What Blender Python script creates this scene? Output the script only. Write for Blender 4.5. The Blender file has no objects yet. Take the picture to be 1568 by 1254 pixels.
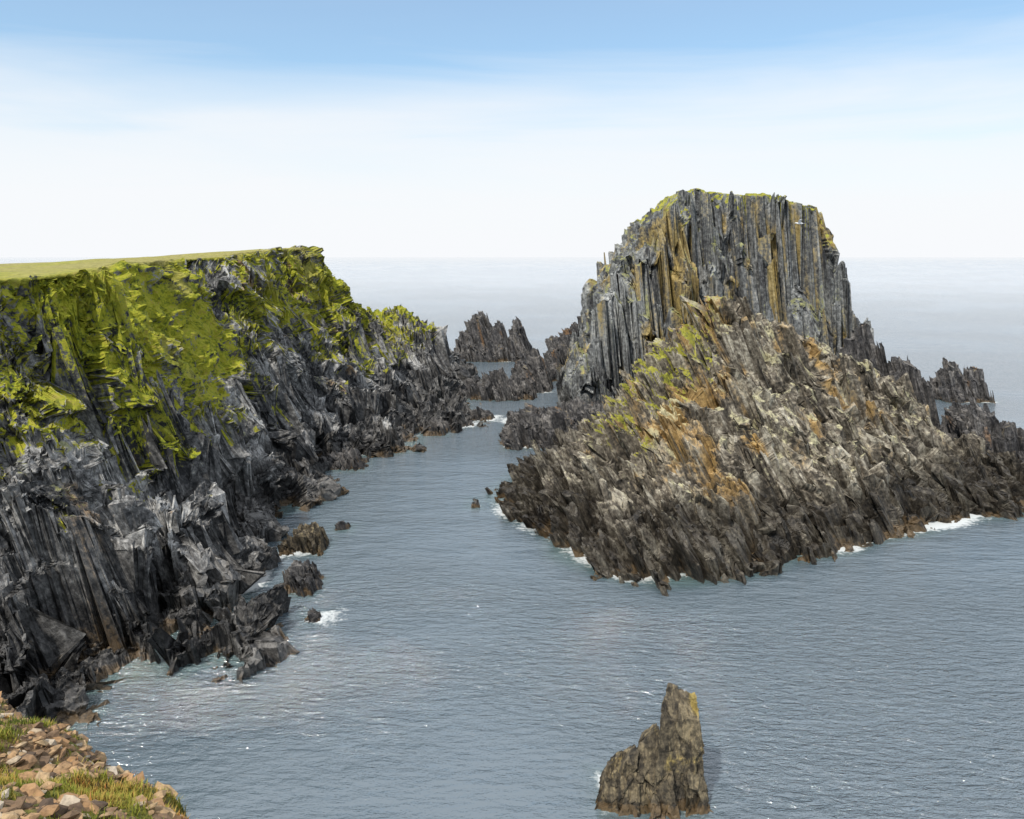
import bpy, math, time, mathutils
import numpy as np
T0=time.time()
rng=np.random.default_rng(7)
M32=0xffffffff
def h2(ix,iy,k):
    n=(ix*374761393+iy*668265263+k*1442695041)&M32
    n=((n^(n>>13))*1274126177)&M32
    n=((n^(n>>15))*2246822519)&M32
    n=n^(n>>16)
    return n/4294967296.0
def h3(ix,iy,iz,k): return h2(ix+iz*7919,iy-iz*104729,k)
def sm(t): return t*t*(3-2*t)
def vn2(x,y,k):
    xf=np.floor(x);yf=np.floor(y);ix=xf.astype(np.int64);iy=yf.astype(np.int64)
    u=sm(x-xf);v=sm(y-yf)
    return (h2(ix,iy,k)*(1-u)+h2(ix+1,iy,k)*u)*(1-v)+(h2(ix,iy+1,k)*(1-u)+h2(ix+1,iy+1,k)*u)*v
def vn3(x,y,z,k):
    xf=np.floor(x);yf=np.floor(y);zf=np.floor(z)
    ix=xf.astype(np.int64);iy=yf.astype(np.int64);iz=zf.astype(np.int64)
    u=sm(x-xf);v=sm(y-yf);w=sm(z-zf)
    def pl(j):
        return (h3(ix,iy,j,k)*(1-u)+h3(ix+1,iy,j,k)*u)*(1-v)+(h3(ix,iy+1,j,k)*(1-u)+h3(ix+1,iy+1,j,k)*u)*v
    return pl(iz)*(1-w)+pl(iz+1)*w
def fbm2(x,y,k,o=4):
    s=0;a=.5;t=0
    for i in range(o):
        s=s+a*vn2(x*2**i+i*17.3,y*2**i-i*9.1,k+i);t+=a;a*=.5
    return s/t
def fbm3(x,y,z,k,o=3):
    s=0;a=.5;t=0
    for i in range(o):
        s=s+a*vn3(x*2**i+i*17.3,y*2**i-i*9.1,z*2**i,k+i);t+=a;a*=.5
    return s/t
def worley(x,y,k,jit=.9):
    ix=np.floor(x).astype(np.int64);iy=np.floor(y).astype(np.int64)
    best=np.full(x.shape,1e9);bx=np.zeros_like(x);by=np.zeros_like(x);bid=np.zeros_like(x);b2=np.zeros_like(x)
    for i in(-1,0,1):
        for j in(-1,0,1):
            cx=ix+i;cy=iy+j
            px=cx+.5+jit*(h2(cx,cy,k)-.5);py=cy+.5+jit*(h2(cx,cy,k+11)-.5)
            d=(px-x)**2+(py-y)**2
            m=d<best
            best=np.where(m,d,best);bx=np.where(m,px,bx);by=np.where(m,py,by)
            bid=np.where(m,h2(cx,cy,k+23),bid);b2=np.where(m,h2(cx,cy,k+37),b2)
    return bx,by,bid,b2
def worley3(x,y,z,k,jit=.85):
    xs=x.ravel().astype(np.float32);ys=y.ravel().astype(np.float32);zs=z.ravel().astype(np.float32)
    ix=np.floor(xs).astype(np.int64);iy=np.floor(ys).astype(np.int64);iz=np.floor(zs).astype(np.int64)
    n=len(xs);best=np.full(n,1e9,np.float32);bx=np.zeros(n,np.float32);by=bx.copy();bz=bx.copy();bid=np.zeros(n)
    for i in(-1,0,1):
        for j in(-1,0,1):
            for l in(-1,0,1):
                h=h3(ix+i,iy+j,iz+l,k)
                a=(h*977.0)%1.0;b_=(h*7919.0)%1.0;c=(h*104729.0)%1.0
                px=ix+i+.5+jit*(a-.5);py=iy+j+.5+jit*(b_-.5);pz=iz+l+.5+jit*(c-.5)
                d=(px-xs)**2+(py-ys)**2+(pz-zs)**2
                m=d<best
                best[m]=d[m];bx[m]=px[m];by[m]=py[m];bz[m]=pz[m];bid[m]=h[m]
    sh=x.shape
    return (bx.reshape(sh).astype(float),by.reshape(sh).astype(float),bz.reshape(sh).astype(float),
            ((bid*331.0)%1.0).reshape(sh),((bid*5471.0)%1.0).reshape(sh),((bid*27644.0)%1.0).reshape(sh))
def sstep(a,b,x):
    t=np.clip((x-a)/(b-a),0,1);return t*t*(3-2*t)
def gauss(x,y,cx,cy,sx,sy):return np.exp(-((x-cx)/sx)**2-((y-cy)/sy)**2)

# ---------- mesh helpers
def make_mesh(name,V,F,attrs=None,smooth=False,mat=None,parent=None):
    F=np.asarray(F,dtype=np.int32);V=np.asarray(V,dtype=np.float32)
    me=bpy.data.meshes.new(name)
    me.vertices.add(len(V));me.vertices.foreach_set('co',V.ravel())
    k=F.shape[1]
    me.loops.add(F.size);me.loops.foreach_set('vertex_index',F.ravel())
    me.polygons.add(len(F));me.polygons.foreach_set('loop_start',np.arange(0,F.size,k,dtype=np.int32))
    me.polygons.foreach_set('use_smooth',np.full(len(F),smooth))
    me.update(calc_edges=True);me.validate()
    if attrs:
        for a,val in attrs.items():
            at=me.attributes.new(a,'FLOAT','POINT');at.data.foreach_set('value',np.asarray(val,dtype=np.float32))
    ob=bpy.data.objects.new(name,me);bpy.context.scene.collection.objects.link(ob)
    if mat:me.materials.append(mat)
    if parent:ob.parent=parent
    return ob
def grid_faces(nr,nc,keep=None):
    i=np.arange(nr-1)[:,None]*nc+np.arange(nc-1)[None,:]
    F=np.stack([i,i+1,i+nc+1,i+nc],-1).reshape(-1,4)
    if keep is not None: F=F[keep[F].any(1)]
    return F
def compact(V,F,attrs):
    used=np.zeros(len(V),bool);used[F.ravel()]=True
    idx=np.cumsum(used)-1
    return V[used],idx[F],{k:v[used] for k,v in attrs.items()}
def grid_normals(X,Y,Z,flip=None):
    P=np.stack([X,Y,Z],-1)
    a=np.gradient(P,axis=0);b=np.gradient(P,axis=1)
    n=np.cross(b,a);n/=np.linalg.norm(n,axis=-1,keepdims=True)+1e-9
    if flip is None: flip=np.median(n[...,2])<0
    return -n if flip else n
def axis(segs):return np.unique(np.concatenate([np.arange(a,b,s) for a,b,s in segs]))

# ---------- base fields
class Raster:
    def __init__(s,f,x0,x1,y0,y1,st):
        s.x0,s.y0,s.st=x0,y0,st
        GX,GY=np.meshgrid(np.arange(x0,x1+st,st),np.arange(y0,y1+st,st),indexing='ij')
        s.G=f(GX,GY)
    def __call__(s,x,y):
        u=np.clip((x-s.x0)/s.st,0,s.G.shape[0]-1.001);v=np.clip((y-s.y0)/s.st,0,s.G.shape[1]-1.001)
        i=u.astype(int);j=v.astype(int);u=u-i;v=v-j;G=s.G
        return (G[i,j]*(1-u)+G[i+1,j]*u)*(1-v)+(G[i,j+1]*(1-u)+G[i+1,j+1]*u)*v
def RBF(pts,x0,x1,y0,y1,st=1.0):
    P=np.array(pts,float);n=len(P)
    D=np.hypot(P[:,None,0]-P[None,:,0],P[:,None,1]-P[None,:,1])
    A=np.zeros((n+1,n+1));A[:n,:n]=D-np.eye(n)*.3;A[:n,n]=1;A[n,:n]=1
    w=np.linalg.solve(A,np.append(P[:,2],0))
    def f(GX,GY):
        G=np.full(GX.shape,w[n])
        for i in range(n): G+=w[i]*np.hypot(GX-P[i,0],GY-P[i,1])
        return G
    return Raster(f,x0,x1,y0,y1,st)
def sheared(F,kx,x0,x1,y0,y1,st,zmax):
    """height field in dip-aligned coordinates: world x = u - kx*h"""
    def g(U,Vv):
        H=np.full(U.shape,-8.0);done=np.zeros(U.shape,bool);prev=None
        for h in np.arange(zmax,-8.1,-1.0):
            d=F(U-kx*h,Vv)-h
            if prev is not None:
                hit=(~done)&(d>=0)
                t=np.where(hit,d/(d-prev+1e-9),0)
                H=np.where(hit,h+np.clip(t,0,1),H);done|=hit
            else: done|=(d>=0);H=np.where(d>=0,h,H)
            prev=d
        return H
    return Raster(g,x0,x1,y0,y1,st)
def offset_pts(coast,d,z,sgn):
    c=np.array(coast,float);t=np.gradient(c,axis=0);t/=np.linalg.norm(t,axis=1,keepdims=True)
    n=np.stack([t[:,1],-t[:,0]],1)*sgn
    return [(p[0]+q[0]*d,p[1]+q[1]*d,z) for p,q in zip(c,n)]
def resample_rows(F,rows,t,ncol,tofxy,weight):
    """profiles of the base surface re-sampled evenly along their own length"""
    X=np.zeros((len(rows),ncol));Y=X.copy();Z=X.copy();Lp=None
    for i,rw in enumerate(rows):
        x,y=tofxy(t,rw);z=F(x,y)
        ds=np.sqrt(np.diff(t)**2+np.diff(z)**2)*(weight(x,y,z)[1:])
        ds=np.convolve(np.pad(ds,10,mode='edge'),np.ones(21)/21,'valid')
        L=np.concatenate([[0],np.cumsum(ds)]);L/=L[-1]
        if Lp is not None: L=L*.25+Lp*.75
        Lp=L
        q=np.linspace(0,1,ncol);q[1:-1]+=(rng.random(ncol-2)-.5)*.4*(q[1]-q[0])
        tt=np.interp(q,L,t);X[i],Y[i]=tofxy(tt,rw);Z[i]=np.interp(tt,t,z)
    return X,Y,Z
def blocky(x,y,levels,rock=1.0):
    qx,qy=x.copy(),y.copy();off=np.zeros_like(x);tone=np.zeros_like(x)
    for (ang,L,W,aS,aT,amp,tl,k) in levels:
        c,s=math.cos(math.radians(ang)),math.sin(math.radians(ang))
        wx=(fbm2(x/(L*.9),y/(L*.9),k+91,2)-.5)*W*3
        wy=(fbm2(x/(L*.9),y/(L*.9),k+95,2)-.5)*W*3
        xx=qx+wx;yy=qy+wy
        S=(xx*c+yy*s)/L;Tt=(-xx*s+yy*c)/W
        bx,by,r1,r2=worley(S,Tt,k)
        dS=(bx-S)*L;dT=(by-Tt)*W
        qx=qx+rock*(aS*dS*c-aT*dT*s);qy=qy+rock*(aS*dS*s+aT*dT*c)
        off=off+rock*(amp*(r1-.5)*2-tl*dT*(r2-.3)*2-dS*(r2-.5)*.6)
        tone=tone+(r2-.5)*.5
    return qx,qy,off,tone
def joints(X,Y,Z,N,kx,yaw,levels,rock=1.0):
    c,s=math.cos(math.radians(yaw)),math.sin(math.radians(yaw))
    tone=np.zeros_like(X)
    for (su,sv,sz,amp,tilt,k) in levels:
        wob=(fbm3(X/sv*.8,Y/sv*.8,Z/sz*.8,k+71,2)-.5)*su*2.0
        U=(X*c+Y*s)+kx*Z+wob;Vv=-X*s+Y*c
        cx,cy,cz,r1,r2,r3=worley3(U/su,Vv/sv,Z/sz,k)
        dU=cx*su-U;dV=cy*sv-Vv;dZ=cz*sz-Z
        d=rock*(amp*(r1-.5)*2+tilt*dU*(r2-.5)*2+tilt*.5*dV*(r3-.5)*2+tilt*.5*dZ*(r1-.5)*2)
        X=X+N[...,0]*d;Y=Y+N[...,1]*d;Z=Z+N[...,2]*d*.8
        tone=tone+(r2-.5)*.9
    return X,Y,Z,tone
def displaced(X,Y,Z,rock,amp,scl,k,kx=0):
    n=grid_normals(X,Y,Z);U=X+kx*Z
    s1=fbm3(U*scl,Y*scl,Z*scl*.5,k,3)-.5
    s2=np.abs(fbm3(U*scl*2.6,Y*scl*1.6,Z*scl*.8,k+9,3)-.5)*2
    d=(amp*1.6*s1-amp*.5*(1-s2)**3)*rock
    return X+n[...,0]*d,Y+n[...,1]*d,Z+n[...,2]*d

# ---------- materials
def newmat(name):
    m=bpy.data.materials.new(name);m.use_nodes=True;nt=m.node_tree;nt.nodes.clear();return m,nt
class B:
    def __init__(s,nt):s.nt=nt
    def n(s,t,ins=None,**kw):
        nd=s.nt.nodes.new(t)
        for k,v in kw.items():setattr(nd,k,v)
        if ins:
            for k,v in ins.items():
                if isinstance(v,bpy.types.NodeSocket):s.nt.links.new(v,nd.inputs[k])
                else:nd.inputs[k].default_value=v
        return nd
    def m(s,op,a,b=0.0,c=0.0,clamp=False):
        return s.n('ShaderNodeMath',{0:a,1:b,2:c},operation=op,use_clamp=clamp).outputs[0]
    def noise(s,vec,sc,det=4,rough=.55,dist=0.0):
        return s.n('ShaderNodeTexNoise',{'Vector':vec,'Scale':sc,'Detail':det,'Roughness':rough,'Distortion':dist}).outputs[0]
    def ramp(s,fac,stops,interp='LINEAR'):
        r=s.n('ShaderNodeValToRGB',{'Fac':fac});cr=r.color_ramp;cr.interpolation=interp
        while len(cr.elements)<len(stops):cr.elements.new(.5)
        for e,(p,c) in zip(cr.elements,stops):
            e.position=p;e.color=(c,c,c,1) if not isinstance(c,tuple) else (*c,1)
        return r.outputs[0]
    def mix(s,f,a,b,bt='MIX'):
        nd=s.n('ShaderNodeMix',data_type='RGBA',blend_type=bt)
        for k,v in((0,f),(6,a),(7,b)):
            if isinstance(v,bpy.types.NodeSocket):s.nt.links.new(v,nd.inputs[k])
            elif k==0:nd.inputs[0].default_value=v
            else:nd.inputs[k].default_value=(*v,1)
        return nd.outputs[2]
    def map(s,vec,rot=(0,0,0),scale=(1,1,1)):
        return s.n('ShaderNodeMapping',{'Vector':vec,'Rotation':rot,'Scale':scale}).outputs[0]
    def rng(s,v,a,b,c=0.,d=1.):
        return s.n('ShaderNodeMapRange',{0:v,1:a,2:b,3:c,4:d},interpolation_type='SMOOTHSTEP').outputs[0]
    def attr(s,a):return s.n('ShaderNodeAttribute',attribute_name=a).outputs['Fac']

def rock_mat(name,kx,dark,mid,lite,ochre,lich,wetv=.35,fs=1.0,bump=.5,ang=10):
    m,nt=newmat(name);b=B(nt)
    tc=b.n('ShaderNodeTexCoord').outputs['Object']
    sp=b.n('ShaderNodeSeparateXYZ',{0:tc})
    u=b.m('ADD',sp.outputs[0],b.m('MULTIPLY',sp.outputs[2],kx))
    st=b.n('ShaderNodeCombineXYZ',{0:u,1:sp.outputs[1],2:sp.outputs[2]}).outputs[0]
    nS=b.noise(b.map(st,rot=(0,0,math.radians(ang)),scale=(1.2,.35,.26)),fs,4,.62,.5)
    nF=b.noise(tc,1.3*fs,5,.7)
    base=b.ramp(b.m('ADD',b.m('MULTIPLY',nS,.45),b.m('ADD',b.m('MULTIPLY',nF,.45),b.m('MULTIPLY',b.attr('tone'),.17))),[(.31,dark),(.45,mid),(.60,lite)])
    e=b.m('MULTIPLY',b.m('SUBTRACT',nF,.5),1.6);e2=b.m('MULTIPLY',b.m('SUBTRACT',nS,.5),1.0)
    base=b.mix(b.m('MULTIPLY',b.rng(b.m('ADD',b.attr('ochre'),b.m('ADD',e,e2)),.25,.9),.8),base,ochre)
    base=b.mix(b.m('MULTIPLY',b.rng(b.m('ADD',b.attr('lichen'),b.m('MULTIPLY',e,1.5)),.3,.75),.8),base,lich)
    base=b.mix(1.0,base,b.ramp(nF,[(.3,.5),(.5,1.0),(.7,1.4)]),'MULTIPLY')
    ce=b.m('ABSOLUTE',b.m('SUBTRACT',nS,.5))
    base=b.mix(1.0,base,b.ramp(ce,[(0,.5),(.016,1.0)]),'MULTIPLY')
    gcol=b.ramp(b.m('ADD',nF,b.m('MULTIPLY',b.attr('tone'),.06)),[(.30,(.05,.065,.008)),(.42,(.18,.205,.012)),(.53,(.34,.34,.018)),(.68,(.32,.27,.05))])
    gcol=b.mix(b.attr('dry'),gcol,b.ramp(nF,[(.35,(.19,.165,.045)),(.65,(.38,.34,.11))]))
    gm=b.rng(b.m('ADD',b.attr('grass'),b.m('MULTIPLY',b.m('SUBTRACT',nF,.5),1.8)),.42,.58)
    col=b.mix(gm,base,gcol)
    wet=b.attr('wet')
    col=b.mix(wet,col,b.mix(1.0,col,(wetv,wetv*.97,wetv*.95),'MULTIPLY'))
    col=b.mix(b.m('MULTIPLY',b.rng(b.m('ADD',b.attr('tide'),e),.45,.85),.7),col,(.15,.10,.05))
    rough=b.m('SUBTRACT',.85,b.m('MULTIPLY',wet,.35))
    hb=b.m('ADD',b.m('MULTIPLY',nS,.6),b.m('MULTIPLY',nF,.5))
    bp=b.n('ShaderNodeBump',{'Height':hb,'Strength':bump,'Distance':.9/fs})
    pr=b.n('ShaderNodeBsdfPrincipled',{'Base Color':col,'Roughness':rough,'Normal':bp.outputs[0],'Specular IOR Level':.4})
    b.n('ShaderNodeOutputMaterial',{0:pr.outputs[0]})
    return m
KH,KI,KS=.22,.27,.12
m_head=rock_mat('headland_rock',.55,(.035,.036,.038),(.165,.162,.158),(.44,.435,.42),(.32,.19,.07),(.26,.26,.10),.36,ang=-12)
m_islet=rock_mat('islet_rock',.4,(.042,.036,.028),(.185,.158,.12),(.48,.44,.35),(.40,.25,.08),(.44,.41,.25),.24)
m_stack=rock_mat('stack_rock',.15,(.05,.05,.052),(.175,.18,.178),(.38,.385,.37),(.35,.25,.07),(.26,.26,.09),.4)
m_sk=rock_mat('skerry_rock',.3,(.03,.03,.033),(.095,.09,.088),(.22,.205,.19),(.26,.15,.07),(.18,.15,.09),.5)
m_near=rock_mat('near_rock',.1,(.03,.026,.02),(.10,.082,.055),(.24,.195,.12),(.33,.25,.07),(.27,.23,.06),.45,fs=1.8,bump=.45)

def finish(name,X,Y,Z,mat,grass,dry,tone,och,lich,wetH,ksc=1.0,ozr=(4,18),zcut=-2,kx=0,seed=0,flip=None):
    n=grid_normals(X,Y,Z,flip);U=X+kx*Z
    up=sstep(ozr[0],ozr[1],Z)
    a=fbm3(U*.28*ksc,Y*.2*ksc,Z*.13*ksc,seed+401,4);b_=fbm3(U*.4*ksc,Y*.4*ksc,Z*.3*ksc,seed+411,4)
    ochre=((a-.62)*4+och)*up
    lichen=((b_-.6)*3.5+lich+(n[...,2]-.5)*.8)*up
    w=fbm3(X*.15*ksc,Y*.15*ksc,Z*.15*ksc,seed+421,3)
    wet=1-sstep(wetH*.5,wetH*1.4,Z+(w-.5)*wetH*2.4)
    tide=(1-sstep(.2,1.8*min(1,1/ksc+.3),Z+(w-.5)*3))*.8
    V=np.stack([X,Y,Z],-1).reshape(-1,3)
    F=grid_faces(*X.shape,keep=(V[:,2]>zcut))
    A={'grass':grass+np.zeros_like(X),'dry':dry+np.zeros_like(X),'tone':tone,'ochre':ochre,'lichen':lichen,'wet':wet,'tide':tide}
    V,F,A=compact(V,F,{k:v.ravel() for k,v in A.items()})
    print(name,len(V),round(time.time()-T0,1))
    return V,F,A

# ---------- LEFT HEADLAND
coastL=[(-80,46),(-60,50),(-45,56),(-38,62.4),(-36.4,65.4),(-36.1,71),(-35.6,73.6),(-31.7,70.5),(-26.3,71.1),(-25.4,77.8),(-30.2,85.6),(-32.5,91.1),(-32.5,98.4),(-35.7,103),(-38.2,116.6),(-31.5,128.3),(-33.7,138),(-40,151),(-29.7,157),(-19.7,162.6),(-19.7,175),(-7.8,189),(-10.2,206),(-14.6,237),(-18,278),(-25,325),(-50,345),(-120,350)]
ptsL=[(x,y,0) for x,y in coastL]+offset_pts(coastL,6,-7,1)+offset_pts(coastL,30,-22,1)
ptsL+=[(-53.9,85,44),(-52,80,26.5),(-47.5,70,12.8),(-49.3,96,45),(-46.5,97,31),(-40.7,95,22.3),(-36.5,93,14),(-42.4,78,16),(-36,78,11),(-30.5,77,6),(-44,90,21),
(-54.2,138,34.8),(-51.2,128,22.7),(-54.4,125,31),(-60,122,44),(-44.4,110,18),(-50,110,29),(-58,108,44),(-39.5,105,9),(-41,125,8),(-45,128,15),
(-53.6,150,44),(-48,150,30),(-42.1,145,18),(-41,152,7),(-52.5,170,46),(-49,172,30),(-41,168,14),(-30.7,165,9),(-49.2,195,46),(-49,205,45),(-45.6,185,33),(-40.3,185,16),(-33,185,10),(-25.2,185,6),(-15,192,3.0),
(-45,213,38.8),(-41,225,29),(-37,240,25.2),(-29.3,250,26),(-20.1,260,11.2),(-22,240,10),(-27,215,11),(-34,210,19),(-60,230,36),(-55,260,27),(-45,270,22),(-35,290,12),(-50,315,9),(-120,250,34),(-100,310,15),
(-62,88,58),(-62,70,30),(-70,62,20),(-75,75,50),(-65,110,62),(-70,130,62),(-65,150,62),(-65,170,64),(-62,195,60),(-60,208,50),(-100,100,90),(-100,150,90),(-100,200,80),(-130,120,100),(-130,200,100)]
fL0=RBF(ptsL,-150,30,35,360)
def capL(x,y):
    return 38.0+np.clip((y-85)*.037,-1,4.3)+(fbm2(x/22,y/22,5,3)-.5)*1.4-np.clip((-x-50)*.055,0,5)
def bowlf(x,y):return np.clip(gauss(x,y,-52,122,11,17)*1.6,0,1)
def ribs(x,y):
    b1=1-np.abs(fbm2((x+.25*y)/45,(y-.3*x)/17,71,3)-.5)*2
    b2=1-np.abs(fbm2((x+.2*y)/14,(y-.5*x)/9,75,2)-.5)*2
    return (b1**4*11+b2**4*2.0)*(1-.8*bowlf(x,y))
def fL(x,y):
    r=fL0(x,y)
    return np.minimum(r-sstep(1,10,r)*ribs(x,y),capL(x,y))
HL=sheared(Raster(fL,-150,30,35,360,.5),KH,-150,30,35,360,.5,46)
ys=[47.0]
while ys[-1]<350:ys.append(ys[-1]*(1.0016 if ys[-1]<84 else 1.003))
def wL(x,y,z):
    w=np.where(z<-2.5,.04,1.0)
    return np.where((z>capL(x-KH*z,y)-.15),.10,w)
U,Y,h0=resample_rows(HL,ys,np.arange(-130,14,.12),600,lambda t,r:(t,np.full_like(t,r)),wL)
Y=Y*(1+(rng.random(Y.shape)-.5)*.0008)
x0=U-KH*h0
plate=1-sstep(.1,.9,capL(x0,Y)-h0)
bw=bowlf(x0,Y)*sstep(11,18,h0)
rockm=(1-.98*plate)*(1-.9*bw)*(1-.85*sstep(12,26,h0))
lv=[(84,16,4.2,.3,.5,1.3,.3,101),(77,7,1.6,.4,.45,.7,.4,102),(88,3,.6,.5,.4,.2,.35,103)]
qx,qy,off,tone=blocky(U,Y,lv,rockm)
Z=HL(qx,qy)+off*(.3+.7*sstep(-1,4,h0))
Z=Z*(1-plate)+plate*h0
X=U-KH*Z
N=grid_normals(x0,Y,h0)
jr=(1-.98*plate)*(1-.8*bw)
lump=(fbm3(X/12,Y/12,Z/9,55,3)-.5)*7*jr*sstep(0,5,Z)
X=X+N[...,0]*lump;Y=Y+N[...,1]*lump
X,Y,Z,tn=joints(X,Y,Z,N,.55,-16,[(4.0,11,8,2.2,.4,104),(1.7,4.5,3.6,.95,.55,105),(.7,1.8,1.6,.32,.55,106)],jr);tone=tone*.4+tn
lm=((fbm3(X/5,Y/5,Z/5,58,4)-.5)*5+np.maximum(fbm3(X/2.6,Y/2.6,Z/2.6,59,3)-.55,0)*9)*bw*(1-plate)
X=X+N[...,0]*lm;Z=Z+N[...,2]*lm
X,Y,Z=displaced(X,Y,Z,np.clip(jr*.7+.3,0,1)*(1-plate),.5,.45,201,.55)
Z=np.minimum(Z,capL(X,Y)+.1+.5*(1-plate))
n=grid_normals(X,Y,Z)
gn=fbm3(X/6,Y/6,Z/6,31,4);gn2=fbm3(X/1.8,Y/1.8,Z/1.8,35,3)
veg=gauss(X,Y,-51,120,13,22)*1.4*sstep(12,19,Z)+gauss(X,Y,-46,94,10,13)*.85*sstep(12,22,Z)+gauss(X,Y,-45,180,10,22)*.75*sstep(12,24,Z)+gauss(X,Y,-36,228,17,34)*1.0*sstep(5,12,Z)+sstep(18,34,Z)*.5
veg=(veg+(gn-.5)*2.2+(gn2-.5)*2.0)*sstep(8,14,Z)*(.35+.95*sstep(.05,.6,n[...,2]))
grass=np.where(plate>.5,1.3,veg)
dry=np.clip(plate*.6*sstep(.3,.6,fbm2(X/12,Y/12,44,3))+plate*.3+sstep(.55,.75,fbm3(X/7,Y/7,Z/7,45,3))*.6,0,1)
V,F,A=finish('rocky_headland',X,Y,Z,m_head,grass,dry,tone,.22,.15,7.5,kx=.5,ozr=(5,18))
make_mesh('rocky_headland',V,F,A,mat=m_head)

# ---------- FRONT ISLET
coastR=[(-4,129),(-.9,120),(5.8,109),(5.9,102.7),(11,97.2),(14.4,94.2),(22.4,93.2),(27,95.2),(33.4,97.2),(36.5,101),(46.5,104),(51,108),(61.4,112),(69,117),(80.4,119.7),(90,124),(97,133),(94,146),(86,158),(66,168),(45,170),(25,170),(12,166),(2,149)]
ptsR=[(x,y,0) for x,y in coastR]+offset_pts(coastR,5,-6,1)+offset_pts(coastR,25,-20,1)
ptsR+=[(35,138,37),(28.9,138,29.5),(24.1,135,21.7),(18.7,135,14.9),(12.9,132,8.7),(5,131,4),(50.3,148,29),(42,143,32.5),(63.6,150,22.4),(75.8,148,14),(81,145,10),(87,138,4.9),
(23.5,116,11),(32.3,121,18),(48,122,14),(66.8,128,8),(28.5,105,7.5),(20,101,6),(14,110,6),(38,110,9),(50,114,7.5),(60,120,6),(80,130,4),(28,128,20),(36,129,26),(45,132,22),(57,136,16),(40,155,20),(55,160,10),(30,155,15),(20,150,9),(72,138,10)]
fR0=RBF(ptsR,-35,135,65,200)
def fR(x,y):
    r=fR0(x,y);b1=1-np.abs(fbm2((x+.5*y)/12,(y-.3*x)/24,81,3)-.5)*2
    return r-sstep(2,10,r)*b1**4*3.5
HR=sheared(Raster(fR,-35,135,65,200,.5),KI,-35,140,65,200,.5,42)
aR=np.radians(np.arange(-3,45.5,.078))
def pol(t,a):return t*math.sin(a),t*math.cos(a)
def wR(x,y,z):
    return np.where(z<-2,.05,np.where(np.gradient(z)<-.02,.4,1.0))
U,Y,h0=resample_rows(HR,aR,np.arange(84,195,.1),420,pol,wR)
lv=[(82,9,2.6,.35,.85,1.5,.5,111),(74,4,1.1,.5,.85,1.0,.8,112),(88,1.8,.5,.5,.8,.35,.7,113)]
qx,qy,off,tone=blocky(U,Y,lv,np.ones_like(U))
Z=HR(qx,qy)+off*(.35+.65*sstep(-1,4,h0))
X=U-KI*Z-.22*(Z-h0)
N=grid_normals(U-KI*h0,Y,h0)
X,Y,Z,tn=joints(X,Y,Z,N,.4,15,[(2.6,6,6,1.2,.5,114),(1.0,2.4,2.4,.3,.45,115)],sstep(-2,2,Z)*.8+.2);tone=tone+tn*.6
n=grid_normals(X,Y,Z)
grass=(gauss(X,Y,20,134,10,18)*.7+gauss(X,Y,31,136,7,8)*.55+(fbm3(X/4,Y/4,Z/4,51,4)-.55)*1.3)*sstep(.15,.55,n[...,2])*sstep(5,11,Z)
hue=gauss(X,Y,25,130,10,16)*.4
V,F,A=finish('rocky_islet',X,Y,Z,m_islet,grass,.35,tone,.42+hue,.42,6.5,kx=KI,ozr=(3,12),seed=7)
make_mesh('rocky_islet',V,F,A,mat=m_islet)

# ---------- profile rocks
def prof_field(px,pz,fy,fz,curve=0,wob=0,k=0,cx=None):
    px=np.array(px,float);pz=np.array(pz,float);fy=np.array(fy,float);fz=np.array(fz,float)
    cx=(px[0]+px[-1])/2 if cx is None else cx;hw=(px[-1]-px[0])/2
    def f(x,y):
        yy=y-curve*((x-cx)/hw)**2
        if wob: yy=yy+(fbm2(x/(wob*3),y*0+k*3.3,k+3,2)-.5)*2*wob
        a=np.interp(x,px,pz)-np.maximum(px[0]-x,0)-np.maximum(x-px[-1],0)
        b_=np.interp(yy,fy,fz)-np.maximum(fy[0]-yy,0)-np.maximum(yy-fy[-1],0)
        return np.minimum(a,b_)
    return f
# ---------- TALL STACK
sx=[9,13,14.5,17,19.5,21.5,23,28.5,35,37,39.5,44,52,60,67,72.5,75,78,82.5,86.5,89.5,93]
sz=[-9,-5,0,10,20,29,33,40.3,46.8,51.2,54.3,55.4,54.6,54.4,53,51.4,47,40,29,19,0,-8]
fS0=prof_field(sx,sz,[172,179,181,186,190,196,215,226,234,242],[-9,-2,6,26,42,60,60,45,0,-9],curve=5,wob=5,k=4,cx=52)
def fS(x,y):
    top=55.8-np.clip(x-50,0,40)*.14-np.clip(196-y,0,9)*.3+(fbm2(x/6,y/6,66,3)-.5)*2.0
    return np.minimum(fS0(x,y),top)
HS=sheared(Raster(fS,-2,112,165,265,.4),KS,-2,115,165,265,.4,60)
aS=np.radians(np.arange(1.5,32,.075))
def wS(x,y,z):
    return np.where(z<-2,.05,np.where(np.gradient(z)<-.02,.3,np.where(z>50,.7,1.0)))
U,Y,h0=resample_rows(HS,aS,np.arange(172,268,.08),460,pol,wS)
rk=1-.7*sstep(48,52.5,h0)
lv=[(84,9,6,.5,.35,.8,.1,121),(75,5,2.8,.5,.35,.5,.2,122)]
qx,qy,off,tone=blocky(U,Y,lv,rk)
Z=HS(qx,qy)+off*rk*(.3+.7*sstep(-2,5,h0))
Z=np.minimum(Z,56.2-np.clip(U-55,0,40)*.13+(fbm2(U/3,Y/3,67,3)-.5)*1.2)
X=U-KS*Z
N=grid_normals(U-KS*h0,Y,h0)
N2=N*np.array([.45,1,1])   # mostly relief on the seaward face, silhouette stays slim
lump=(fbm3(X/9,Y/9,Z/20,57,3)-.5)*5*rk*sstep(0,4,Z)
X=X+N2[...,0]*lump;Y=Y+N2[...,1]*lump
X,Y,Z,tn=joints(X,Y,Z,N2,.17,20,[(5,8,18,2.0,.25,124),(2.2,3.5,9,1.0,.35,125),(.9,1.8,3,.25,.4,126)],rk);tone=tone*.4+tn*.9
n=grid_normals(X,Y,Z)
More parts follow.
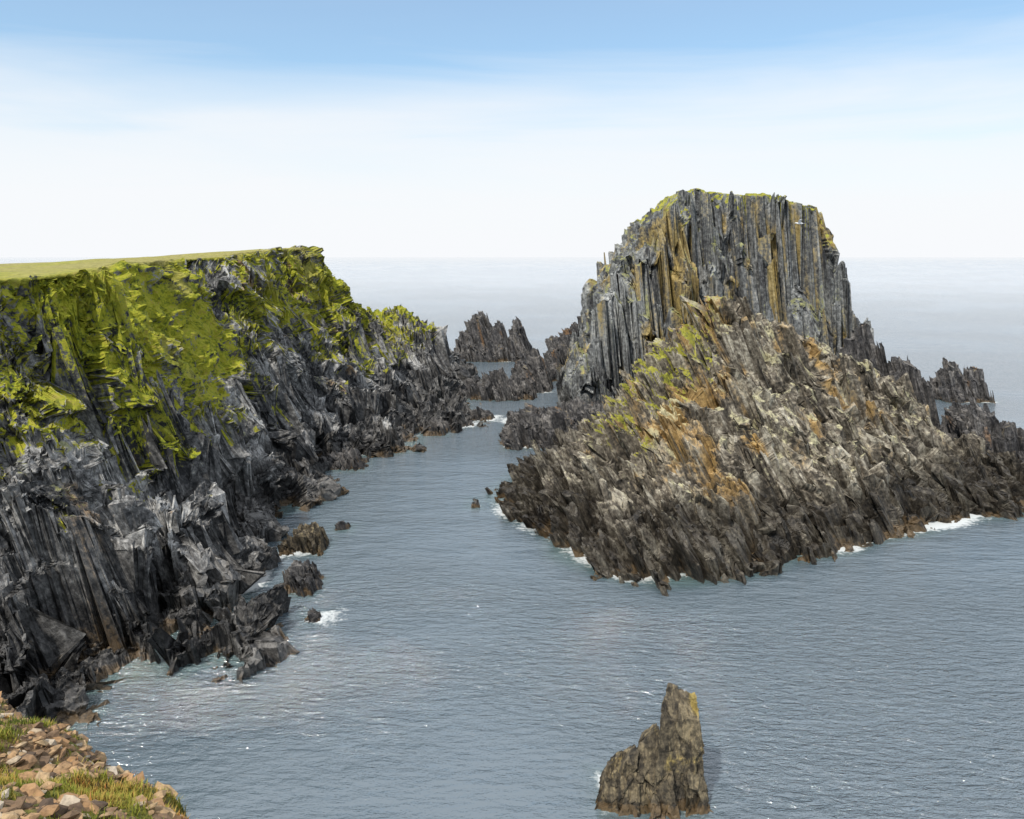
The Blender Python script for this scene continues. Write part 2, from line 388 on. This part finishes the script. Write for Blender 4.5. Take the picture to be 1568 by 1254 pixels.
grass=(sstep(46,52,Z)*.65+sstep(28,45,Z)*.3+(fbm3(X/4,Y/4,Z/4,61,4)-.5)*1.3)*sstep(.2,.65,n[...,2])*sstep(20,30,Z)
V,F,A=finish('sea_stack',X,Y,Z,m_stack,grass,.3,tone,.70,.48,7,kx=.17,ozr=(3,16),seed=17)
make_mesh('sea_stack',V,F,A,mat=m_stack)

fields=[fL,fR,fS0]
def skerry(px,pz,fy,fz,st,cell,k,mat,curve=0,name='sea_rock',ang=80,amp=1.0,kx=.3,wob=0,cx=None,wet=2.0,och=.1):
    f=prof_field(px,pz,fy,fz,curve,wob,k,cx)
    zm=max(pz);x0,x1=px[0]-2*cell-1,px[-1]+2*cell+1+kx*zm;y0,y1=fy[0]-2,fy[-1]+max(curve,0)+2
    H=sheared(Raster(f,x0-kx*zm-2,x1+3,y0,y1,max(.12,st)),kx,x0,x1,y0,y1,max(.15,st),zm+1)
    rows=np.arange(x0,x1,st);ncol=int(min(200,(y1-y0+2*zm)/st*.8))
    X,Y,h0=resample_rows(H,rows,np.arange(y0,y1,st*.5),ncol,lambda t,r:(np.full_like(t,r),t),lambda x,y,z:np.where(z<-1,.1,1.0))
    X=X+(rng.random(X.shape)-.5)*st*.5
    c=cell
    lv=[(ang,4*c,1.5*c,.5,.8,.8*c*amp,.5,k*7+1),(ang-6,1.7*c,.65*c,.5,.8,.4*c*amp,.7,k*7+2),(ang+5,.8*c,.28*c,.5,.8,.12*c*amp,.6,k*7+3)]
    qx,qy,off,tone=blocky(X,Y,lv,1.0)
    Z=H(qx,qy)+off*(.3+.7*sstep(-1,2,h0))
    N=grid_normals(X-kx*h0,Y,h0);X=X-kx*Z
    X,Y,Z,tn=joints(X,Y,Z,N,kx,15,[(1.3*c,2.5*c,2.5*c,.45*c*amp,.5,k*7+4),(.5*c,1.1*c,1.1*c,.16*c,.5,k*7+5)],sstep(-1.5,1,Z)*.8+.2)
    V,F,A=finish(name,X,Y,Z,mat,0,0,tone+tn*.5,och,.0,wet,ksc=2/cell,ozr=(.5,6),zcut=-1.2,kx=kx,seed=k)
    make_mesh(name,V,F,A,mat=mat)
    fields.append(f)
skerry([-20.5,-17.5,-13.5,-11.5,-9,-5.5],[-4,9,17,19.5,13,-4],[304,310,318,324,332],[-4,6,20,14,-4],.35,1.7,1,m_sk,amp=.6)
skerry([-10,-7,-5.2,-3.2,0],[-4,8,16.5,11,-4],[303,310,316,320,328],[-4,6,17,12,-4],.35,1.4,21,m_sk,amp=.6)
skerry([-3,.5,2.6,4.6,8.2],[-4,11,16.5,9,-4],[305,311,318,322,332],[-4,5,17,12,-4],.35,1.5,22,m_sk,amp=.6)
skerry([-24,-21.5,-19.5,-17,-15],[-3,5,11,8,-3],[306,312,318,322,328],[-4,4,12,9,-4],.35,1.4,23,m_sk,amp=.6)
skerry([-15.5,-14.2,-12,-9.2,-3.6,-.7,3,5.2,6.5],[-2,1.5,3.9,1.6,8.2,3.5,5.5,1.5,-2],[219,221.5,227,230,236],[-3,0,9,9,-3],.25,1.3,2,m_sk,curve=3)
skerry([0,1.2,3.2,5,7.1,10,11.5,12.5],[-2,3,8,6,11.5,7,1,-2],[232,234.5,240,246,254],[-3,0,12,12,-3],.25,1.4,3,m_sk,curve=3)
skerry([-2.5,-1.2,.9,4.4,6,9.4,12.3,16,22,26],[-2,.3,2.8,6.0,3.5,5.2,6,7,6,-2],[163.5,165.5,171,180,190],[-2,0,8,8,-3],.2,1.4,4,m_sk,curve=-2)
skerry([11.5,13,14.2,18.5,23,26,35,42],[-3,0,7,13,17.5,18.5,17,-2],[256,259,270,285,295],[-4,0,20,20,-4],.3,2.2,5,m_sk,och=.5)
skerry([-32.3,-31.2,-29.8,-28.2,-26.8,-25.8],[-1.5,1.0,2.6,3.0,1.8,-1.5],[102.3,103.3,105,107.5,109.5],[-1.5,0,3,3,-1.5],.1,.7,6,m_near)
skerry([-28.5,-27.6,-26.4,-25,-23.7],[-1.2,1.0,2.7,1.8,-1.2],[89,90,91.8,94,95.5],[-1.5,0,3,3,-1.5],.1,.7,7,m_sk)
skerry([-37.5,-36.5,-33,-30,-28],[-1.2,1.8,2.8,1.8,-1.2],[145,147,149,153,155],[-1.5,0,3,3,-1.5],.15,1,8,m_sk)
skerry([-26.5,-25.8,-25,-24.2],[-1,1.0,.8,-1],[112.5,113.3,114.2,115],[-1,1,1,-1],.09,.4,24,m_sk)
skerry([-23.4,-22.7,-21.9,-21.2],[-1,.9,.6,-1],[82.5,83.2,84.2,85],[-1,1,1,-1],.08,.35,25,m_sk)
skerry([121,122.5,124.5,128,131,134,137],[-2,4,11,5,9.5,3,-2],[217,219,223,227,231],[-3,0,12,11,-3],.28,1.3,9,m_sk,amp=.7)
skerry([88,90.5,92,95,99,104,110],[-2,6,11,8.5,6,4.5,-2],[147,150,157,164,170],[-3,0,12,12,-3],.22,1.6,10,m_sk,curve=-3,och=.4)
skerry([66,70,72.5,74,78,81,82.2,86,89,91,93],[-2,8,24,26,20.5,13,19.5,15.5,11.5,4,-2],[162,165,168,171,178],[-3,5,27,26,-3],.22,1.5,11,m_sk,amp=.45)
skerry([-6.9,-6.2,-5.6,-5.1],[-.8,.9,.6,-.8],[123.5,124.2,125,126],[-1,.8,.8,-1],.09,.35,12,m_sk)
skerry([-6.7,-6.2,-5.8],[-.8,.7,-.8],[127.5,128.2,129],[-1,.7,-1],.09,.3,13,m_sk)
skerry([-20,-18,-16,-14.5],[-1,2,2.5,-1],[176,178,182,184],[-1,2.5,2.5,-1],.2,.8,14,m_sk)
skerry([-12,-9,-6,-4],[-1,2.2,1.6,-1],[193,195,198,200],[-1,2.4,2.4,-1],.2,.8,15,m_sk)
skerry([-17,-15.5,-14,-12.5],[-1,2.4,2,-1],[272,275,279,282],[-1,3,3,-1],.3,1,16,m_sk)
skerry([-2,0,2.5,4],[-1,2,1.4,-1],[188,190,194,196],[-1,2,2,-1],.2,.8,17,m_sk)
# nearby pinnacle: leaning angular slabs
def slab(bot,top,k,n=70,zb=-1.6):
    c=np.array([(*p,zb) for p in bot]+list(top),float)
    out=[];cen=c.mean(0)
    g=np.linspace(0,1,n)
    for q in [(0,1,5,4),(1,2,6,5),(2,3,7,6),(3,0,4,7),(4,5,6,7)]:
        a,b_,c_,d_=c[list(q)]
        S,T=np.meshgrid(g,g,indexing='ij')
        P=(a*((1-S)*(1-T))[...,None]+b_*(S*(1-T))[...,None]+c_*(S*T)[...,None]+d_*((1-S)*T)[...,None])
        D=P-cen*[1,1,0]-np.array([0,0,1])*np.minimum(P[...,2:3],cen[2]);D/=np.linalg.norm(D,axis=-1,keepdims=True)+1e-9
        X,Y,Z=P[...,0],P[...,1],P[...,2]
        e=(fbm3(X*.8,Y*.8,Z*.5,k,3)-.5)*.5+(fbm3(X*3,Y*3,Z*1.6,k+5,3)-.5)*.14
        X=X+D[...,0]*e;Y=Y+D[...,1]*e;Z=Z+D[...,2]*e
        X,Y,Z,tone=joints(X,Y,Z,D,.1,-25,[(.9,1.6,2.4,.17,.35,k+11),(.3,.7,.9,.05,.35,k+12)])
        out.append(finish('slab',X,Y,Z,m_near,0,0,tone,.15+.35*sstep(4,8,Z).mean(),.15,1.0,ksc=2.2,ozr=(.8,4),zcut=-1.4,kx=.1,seed=k,flip=False))
    return out
parts=slab([(10.6,51.6),(14.5,52.2),(14.4,56),(11,56.2)],[(10.8,52.9,6.7),(13.9,53.3,6.6),(13.8,55.0,7.2),(11.8,55.1,8.3)],501)
parts+=slab([(7.3,50.9),(11.3,51.2),(11.2,55.8),(8,55.8)],[(9.3,53.0,4.4),(10.8,53.2,5.9),(10.9,54.5,5.7),(9.9,54.6,4.7)],502)
parts+=slab([(5.8,51.7),(9.2,50.8),(9.4,55.2),(6.4,55.3)],[(6.8,52.7,2.0),(9.2,52.6,4.2),(9.2,54.2,4.0),(7.3,54.2,2.4)],503)
parts+=slab([(12.5,50.8),(15.1,51.4),(14.9,54.4),(13,54.2)],[(13.0,52.4,2.9),(14.3,52.6,1.8),(14.1,53.5,1.9),(13.2,53.6,3.3)],504,50)
parts+=slab([(9.6,50.4),(12.4,50.5),(12.2,53.6),(10,53.4)],[(10.5,51.9,1.7),(11.8,52.1,2.9),(11.7,52.9,3.0),(10.7,52.8,2.0)],505,50)
o=0;Vs,Fs,As=[],[],{}
for v,f_,a in parts:
    Vs.append(v);Fs.append(f_+o);o+=len(v)
    for k_,w_ in a.items():As.setdefault(k_,[]).append(w_)
make_mesh('rock_pinnacle',np.concatenate(Vs),np.concatenate(Fs),{k_:np.concatenate(w_) for k_,w_ in As.items()},mat=m_near)
fields.append(prof_field([6.3,6.8,10,13.6,14.2],[-1.6,0,3,0,-1.6],[51,52.1,54,56,57],[-1.8,0,3,0,-1.8]))
print('skerries',time.time()-T0)

# ---------- CAMERA CLIFF EDGE (foreground)
brink=np.array([(9,-14),(8,-4),(5,2),(0,5.5),(-3.2,7.1),(-5.3,9.4),(-9,12.8),(-14,17),(-30,24),(-62,30)],float)
def brink_d(x,y):
    best=np.full(x.shape,1e9);sg=np.zeros_like(x)
    for a,c in zip(brink[:-1],brink[1:]):
        d=c-a;L2=(d**2).sum();t=np.clip(((x-a[0])*d[0]+(y-a[1])*d[1])/L2,0,1)
        px=a[0]+t*d[0];py=a[1]+t*d[1];D=np.hypot(x-px,y-py)
        s=np.sign(-(d[0]*(y-a[1])-d[1]*(x-a[0])))
        m=D<best;best=np.where(m,D,best);sg=np.where(m,s,sg)
    return best*sg
def ground(x,y):
    d=brink_d(x,y)+(fbm2(x/1.4,y/1.4,301,4)-.5)*1.6-.15
    z=37.7-.114*np.clip(x,-30,20)-.502*np.clip(y,-3,40)+(fbm2(x/1.6,y/1.6,302,4)-.5)*1.0+(fbm2(x*2,y*2,303,3)-.5)*.26
    z=z-sstep(-.8,.6,d)*.5
    return z-np.maximum(d,0)*2.6-sstep(0,3,d)*(fbm2(x/1.2,y/1.2,304,4)-.3)*3
gx=axis([(-62,-14,.6),(-14,1,.05),(1,22,.4)]);gy=axis([(-14,3,.4),(3,15,.05),(15,48,.5)])
Y,X=np.meshgrid(gy,gx,indexing='ij');Z=ground(X,Y)
V=np.stack([X,Y,Z],-1).reshape(-1,3)
F=grid_faces(*X.shape,keep=V[:,2]>-2)
V,F,_=compact(V,F,{})
m,nt=newmat('stony_soil');b=B(nt);tc=b.n('ShaderNodeTexCoord').outputs['Object']
n1=b.noise(tc,1.2,3,.6);n2=b.noise(tc,9,6,.75)
col=b.ramp(n2,[(.3,(.05,.032,.018)),(.5,(.20,.12,.06)),(.7,(.40,.29,.16))])
col=b.mix(b.rng(n1,.46,.56),col,b.ramp(n2,[(.35,(.06,.07,.01)),(.6,(.22,.21,.03))]))
bp=b.n('ShaderNodeBump',{'Height':n2,'Strength':.8,'Distance':.08})
b.n('ShaderNodeOutputMaterial',{0:b.n('ShaderNodeBsdfPrincipled',{'Base Color':col,'Roughness':.9,'Normal':bp.outputs[0]}).outputs[0]})
make_mesh('cliff_edge_ground',V,F,mat=m)
t=(1+5**.5)/2
ico=np.array([(-1,t,0),(1,t,0),(-1,-t,0),(1,-t,0),(0,-1,t),(0,1,t),(0,-1,-t),(0,1,-t),(t,0,-1),(t,0,1),(-t,0,-1),(-t,0,1)])/1.9
icf=np.array([(0,11,5),(0,5,1),(0,1,7),(0,7,10),(0,10,11),(1,5,9),(5,11,4),(11,10,2),(10,7,6),(7,1,8),(3,9,4),(3,4,2),(3,2,6),(3,6,8),(3,8,9),(4,9,5),(2,4,11),(6,2,10),(8,6,7),(9,8,1)])
N=44000
sxp=rng.uniform(-13,0,N);syp=rng.uniform(4,15,N)
d=brink_d(sxp,syp);dens=fbm2(sxp/.8,syp/.8,311,4)
ok=(d<.9)&(sxp/syp<-.30)&(sxp/syp>-.95)&(dens>.44+.12*rng.random(N))
sxp,syp=sxp[ok],syp[ok];N=len(sxp)
szp=ground(sxp,syp)
size=.014+.085*rng.random(N)**4.5
Vs=ico[None]*(1+.28*(rng.random((N,12,1))-.5)*2)
Vs=Vs*np.stack([.8+.7*rng.random(N),.6+.5*rng.random(N),.2+.3*rng.random(N)],-1)[:,None,:]*size[:,None,None]*1.4
def rotm(n,tilt):
    a=rng.random(n)*6.283;b_=(rng.random(n)-.5)*tilt;c=(rng.random(n)-.5)*tilt
    ca,sa,cb,sb,cc,sc=np.cos(a),np.sin(a),np.cos(b_),np.sin(b_),np.cos(c),np.sin(c);o=np.zeros(n);l=np.ones(n)
    Rz=np.array([[ca,-sa,o],[sa,ca,o],[o,o,l]]).transpose(2,0,1)
    Rx=np.array([[l,o,o],[o,cb,-sb],[o,sb,cb]]).transpose(2,0,1)
    Ry=np.array([[cc,o,sc],[o,l,o],[-sc,o,cc]]).transpose(2,0,1)
    return Rx@Ry@Rz
Vs=np.einsum('nij,nkj->nki',rotm(N,1.1),Vs)+np.stack([sxp,syp,szp+size*.1],-1)[:,None,:]
Fs=icf[None]+np.arange(N)[:,None,None]*12
m,nt=newmat('loose_stone');b=B(nt);tc=b.n('ShaderNodeTexCoord').outputs['Object']
n2=b.noise(tc,14,4,.7)
col=b.ramp(b.attr('tone'),[(0,(.09,.06,.04)),(.25,(.22,.14,.08)),(.5,(.36,.21,.10)),(.85,(.42,.30,.17)),(1,(.48,.42,.34))])
col=b.mix(1.0,col,b.ramp(n2,[(.3,.5),(.6,1.15)]),'MULTIPLY')
b.n('ShaderNodeOutputMaterial',{0:b.n('ShaderNodeBsdfPrincipled',{'Base Color':col,'Roughness':.9}).outputs[0]})
make_mesh('loose_stones',Vs.reshape(-1,3),Fs.reshape(-1,3),{'tone':np.repeat(rng.random(N),12)},mat=m)
N=34000
gxp=rng.uniform(-13,0,N);gyp=rng.uniform(4,15,N)
d=brink_d(gxp,gyp);dens=fbm2(gxp/.8,gyp/.8,311,4)
ok=(d<.7)&(gxp/gyp<-.30)&(gxp/gyp>-.95)&((dens<.475)|((d>-.5)&(rng.random(N)<.12)))
gxp,gyp=gxp[ok],gyp[ok];N=len(gxp);K=9
bx=np.repeat(gxp,K)+rng.normal(0,.04,N*K);by=np.repeat(gyp,K)+rng.normal(0,.04,N*K);bz=ground(bx,by)-.02
hh=.04+.09*rng.random(N*K);an=rng.random(N*K)*6.283;ln=rng.random(N*K)*.9;w=.004+.004*rng.random(N*K)
dx,dy=np.cos(an),np.sin(an)
p0=np.stack([bx-dy*w,by+dx*w,bz],-1);p1=np.stack([bx+dy*w,by-dx*w,bz],-1)
p2=np.stack([bx+dy*w*.7+dx*hh*ln*.4,by-dx*w*.7+dy*hh*ln*.4,bz+hh*.6],-1);p3=np.stack([bx-dy*w*.7+dx*hh*ln*.4,by+dx*w*.7+dy*hh*ln*.4,bz+hh*.6],-1)
p4=np.stack([bx+dx*hh*ln,by+dy*hh*ln,bz+hh],-1)
V=np.stack([p0,p1,p2,p3,p4],1).reshape(-1,3);o=np.arange(N*K)*5
F=np.concatenate([np.stack([o,o+1,o+2],-1),np.stack([o,o+2,o+3],-1),np.stack([o+3,o+2,o+4],-1)])
m,nt=newmat('coastal_grass');b=B(nt)
col=b.ramp(b.attr('tone'),[(0,(.07,.10,.01)),(.4,(.22,.24,.02)),(.7,(.38,.29,.06)),(1,(.45,.17,.04))])
b.n('ShaderNodeOutputMaterial',{0:b.n('ShaderNodeBsdfPrincipled',{'Base Color':col,'Roughness':.8}).outputs[0]})
make_mesh('grass_tufts',V,F,{'tone':np.repeat(np.clip(np.repeat(fbm2(gxp/.6,gyp/.6,321,2),K)*1.5-.2+rng.normal(0,.14,N*K),0,1),5)},mat=m)
print('foreground',time.time()-T0)

# ---------- SEA
ang=np.radians(axis([(-180,-50,5),(-50,50,.22),(50,181,5)]))
r=[2.0,20,35]
while r[-1]<400:r.append(r[-1]*1.004)
while r[-1]<60000:r.append(r[-1]*1.08)
R,A_=np.meshgrid(np.array(r),ang,indexing='ij')
X,Y=R*np.sin(A_),R*np.cos(A_)
S=np.full(X.shape,-30.0)
for f in fields:S=np.maximum(S,np.where((np.abs(X)<200)&(Y>30)&(Y<400),f(X,Y),-30))
S=np.clip(S,-30,5)
patch=fbm2(X*.06,Y*.06,901,3)
slick=sstep(.36,.64,fbm2(X*.016+Y*.005,Y*.028,905,4))
far_haze=sstep(120,1500,R)*.62
m,nt=newmat('sea_water');b=B(nt);tc=b.n('ShaderNodeTexCoord').outputs['Object']
sh=b.attr('shore');nF=b.noise(tc,1.1,4,.7)
col=b.mix(b.attr('far_haze'),(.10,.14,.17),(.58,.62,.66))  # aerial haze painted into the sea colour: paler with distance
col=b.mix(b.m('MULTIPLY',b.rng(b.m('ADD',sh,b.m('MULTIPLY',nF,2)),-2.5,2.5),.5),col,(.10,.18,.16))
fo=b.m('ADD',sh,b.m('MULTIPLY',b.m('SUBTRACT',nF,.5),7))
fo=b.m('ADD',fo,b.attr('foamvar'))
foam=b.m('MULTIPLY',b.rng(fo,.5,2.8),.8)
w1=b.noise(b.map(tc,rot=(0,0,math.radians(24)),scale=(.7,1.8,1)),.8,4,.66,.3)
w2=b.noise(b.map(tc,rot=(0,0,math.radians(-12)),scale=(.5,1.3,1)),.2,2,.6,.3)
hgt=b.m('ADD',b.m('MULTIPLY',w1,b.m('ADD',.28,b.m('MULTIPLY',b.attr('slick'),.65))),b.m('MULTIPLY',w2,.6))
bp=b.n('ShaderNodeBump',{'Height':hgt,'Strength':.85,'Distance':1.0})
w=b.n('ShaderNodeBsdfPrincipled',{'Base Color':col,'Roughness':.07,'IOR':2.7,'Normal':bp.outputs[0]})
fm=b.n('ShaderNodeBsdfPrincipled',{'Base Color':(.7,.73,.73,1),'Roughness':.8})
mx=b.n('ShaderNodeMixShader',{0:foam,1:w.outputs[0],2:fm.outputs[0]})
b.n('ShaderNodeOutputMaterial',{0:mx.outputs[0]})
V=np.stack([X,Y,np.zeros_like(X)],-1).reshape(-1,3)
make_mesh('sea',V,grid_faces(*X.shape)[:,::-1],{'shore':S.ravel(),'foamvar':((patch-.55)*16).ravel(),'slick':slick.ravel(),'far_haze':far_haze.ravel()},smooth=True,mat=m)
print('sea',len(V),time.time()-T0)

# ---------- seagulls
def gull(loc,yaw,sc=1.0):
    prof=[(-.30,.005,0),(-.24,.03,0),(-.12,.065,0),(.02,.075,0),(.14,.06,.01),(.20,.045,.03),(.25,.045,.04),(.29,.025,.035),(.34,.006,.02)]
    V=[];F=[];k=8
    for i,(x,r_,z) in enumerate(prof):
        for j in range(k):
            a=j/k*6.283;V.append((x,r_*math.cos(a),z+r_*.9*math.sin(a)))
    for i in range(len(prof)-1):
        for j in range(k):F.append((i*k+j,i*k+(j+1)%k,(i+1)*k+(j+1)%k,(i+1)*k+j))
    for s in(1,-1):
        st=[(.04,.10,-.10,.03),(.25,.12,-.06,.13),(.45,.08,-.10,.17),(.62,-.02,-.14,.12),(.74,-.14,-.17,.06)]
        o=len(V)
        for (y,xl,xt,z) in st:
            V+=[(xl,s*y,z),(xt,s*y,z-.01),((xl+xt)/2,s*y,z+.02),((xl+xt)/2,s*y,z-.012)]
        for i in range(len(st)-1):
            a=o+i*4;c=a+4
            F+=[(a,c,c+2,a+2),(a+2,c+2,c+1,a+1),(a,a+3,c+3,c),(a+3,a+1,c+1,c+3)]
    o=len(V);V+=[(-.22,.03,.0),(-.22,-.03,0),(-.42,-.08,0),(-.42,.08,0)];F.append((o,o+1,o+2,o+3))
    ob=make_mesh('seagull',np.array(V)*sc,np.array(F),smooth=True,mat=mg);ob.location=loc;ob.rotation_euler=(.2,0,yaw)
mg,nt=newmat('gull_feathers');b=B(nt);tc=b.n('ShaderNodeTexCoord').outputs['Object']
ay=b.m('ABSOLUTE',b.n('ShaderNodeSeparateXYZ',{0:tc}).outputs[1])
b.n('ShaderNodeOutputMaterial',{0:b.n('ShaderNodeBsdfPrincipled',{'Base Color':b.ramp(ay,[(0,(.85,.85,.85)),(.6,(.7,.72,.74)),(.68,(.08,.08,.08))]),'Roughness':.7}).outputs[0]})
gull((21.1,60,42.4),2.9,1.0)
gull((20.4,153,42.2),.6,1.0)

# ---------- world, sun, camera
sc=bpy.context.scene
wd=bpy.data.worlds.new('World');sc.world=wd;wd.use_nodes=True;nt=wd.node_tree;nt.nodes.clear();b=B(nt)
sunv=np.array([-.36,-.46,.81]);sunv/=np.linalg.norm(sunv)
el=math.asin(sunv[2]);az=math.atan2(sunv[0],sunv[1])
sky=b.n('ShaderNodeTexSky',sky_type='NISHITA',sun_disc=False,sun_elevation=el,sun_rotation=az,altitude=0,air_density=1.0,dust_density=.6,ozone_density=1.5)
g=b.n('ShaderNodeTexCoord').outputs['Generated']
zz=b.n('ShaderNodeSeparateXYZ',{0:g}).outputs[2]
cl=b.noise(b.map(g,rot=(0,math.radians(2),0),scale=(1.0,1.0,9)),1.5,5,.55,.5)
cf=b.m('ADD',zz,b.m('MULTIPLY',b.m('SUBTRACT',cl,.5),.17))
veil=b.ramp(cf,[(0.0,1.0),(.08,.97),(.14,.84),(.19,.48),(.24,.16),(.29,.18),(.42,.75),(1,.85)])
skyc=b.mix(1.0,sky.outputs[0],(1.18,1.52,1.6),'MULTIPLY')
c=b.mix(veil,skyc,(8.7,8.85,9.1))
bg=b.n('ShaderNodeBackground',{0:c,1:.108})
b.n('ShaderNodeOutputWorld',{0:bg.outputs[0]})
L=bpy.data.lights.new('sun','SUN');L.energy=3.7;L.angle=math.radians(1.5);L.color=(1,.95,.87)
lo=bpy.data.objects.new('sun',L);sc.collection.objects.link(lo)
lo.rotation_euler=mathutils.Vector(sunv).to_track_quat('Z','Y').to_euler()
cam=bpy.data.cameras.new('camera');co=bpy.data.objects.new('camera',cam);sc.collection.objects.link(co)
co.location=(0,0,40);co.rotation_euler=(math.radians(90-10.86),0,0)
cam.lens=28;cam.sensor_width=36;cam.clip_end=100000;cam.clip_start=.1
sc.camera=co
sc.view_settings.view_transform='Standard';sc.view_settings.look='None';sc.view_settings.exposure=0
print('done',time.time()-T0)
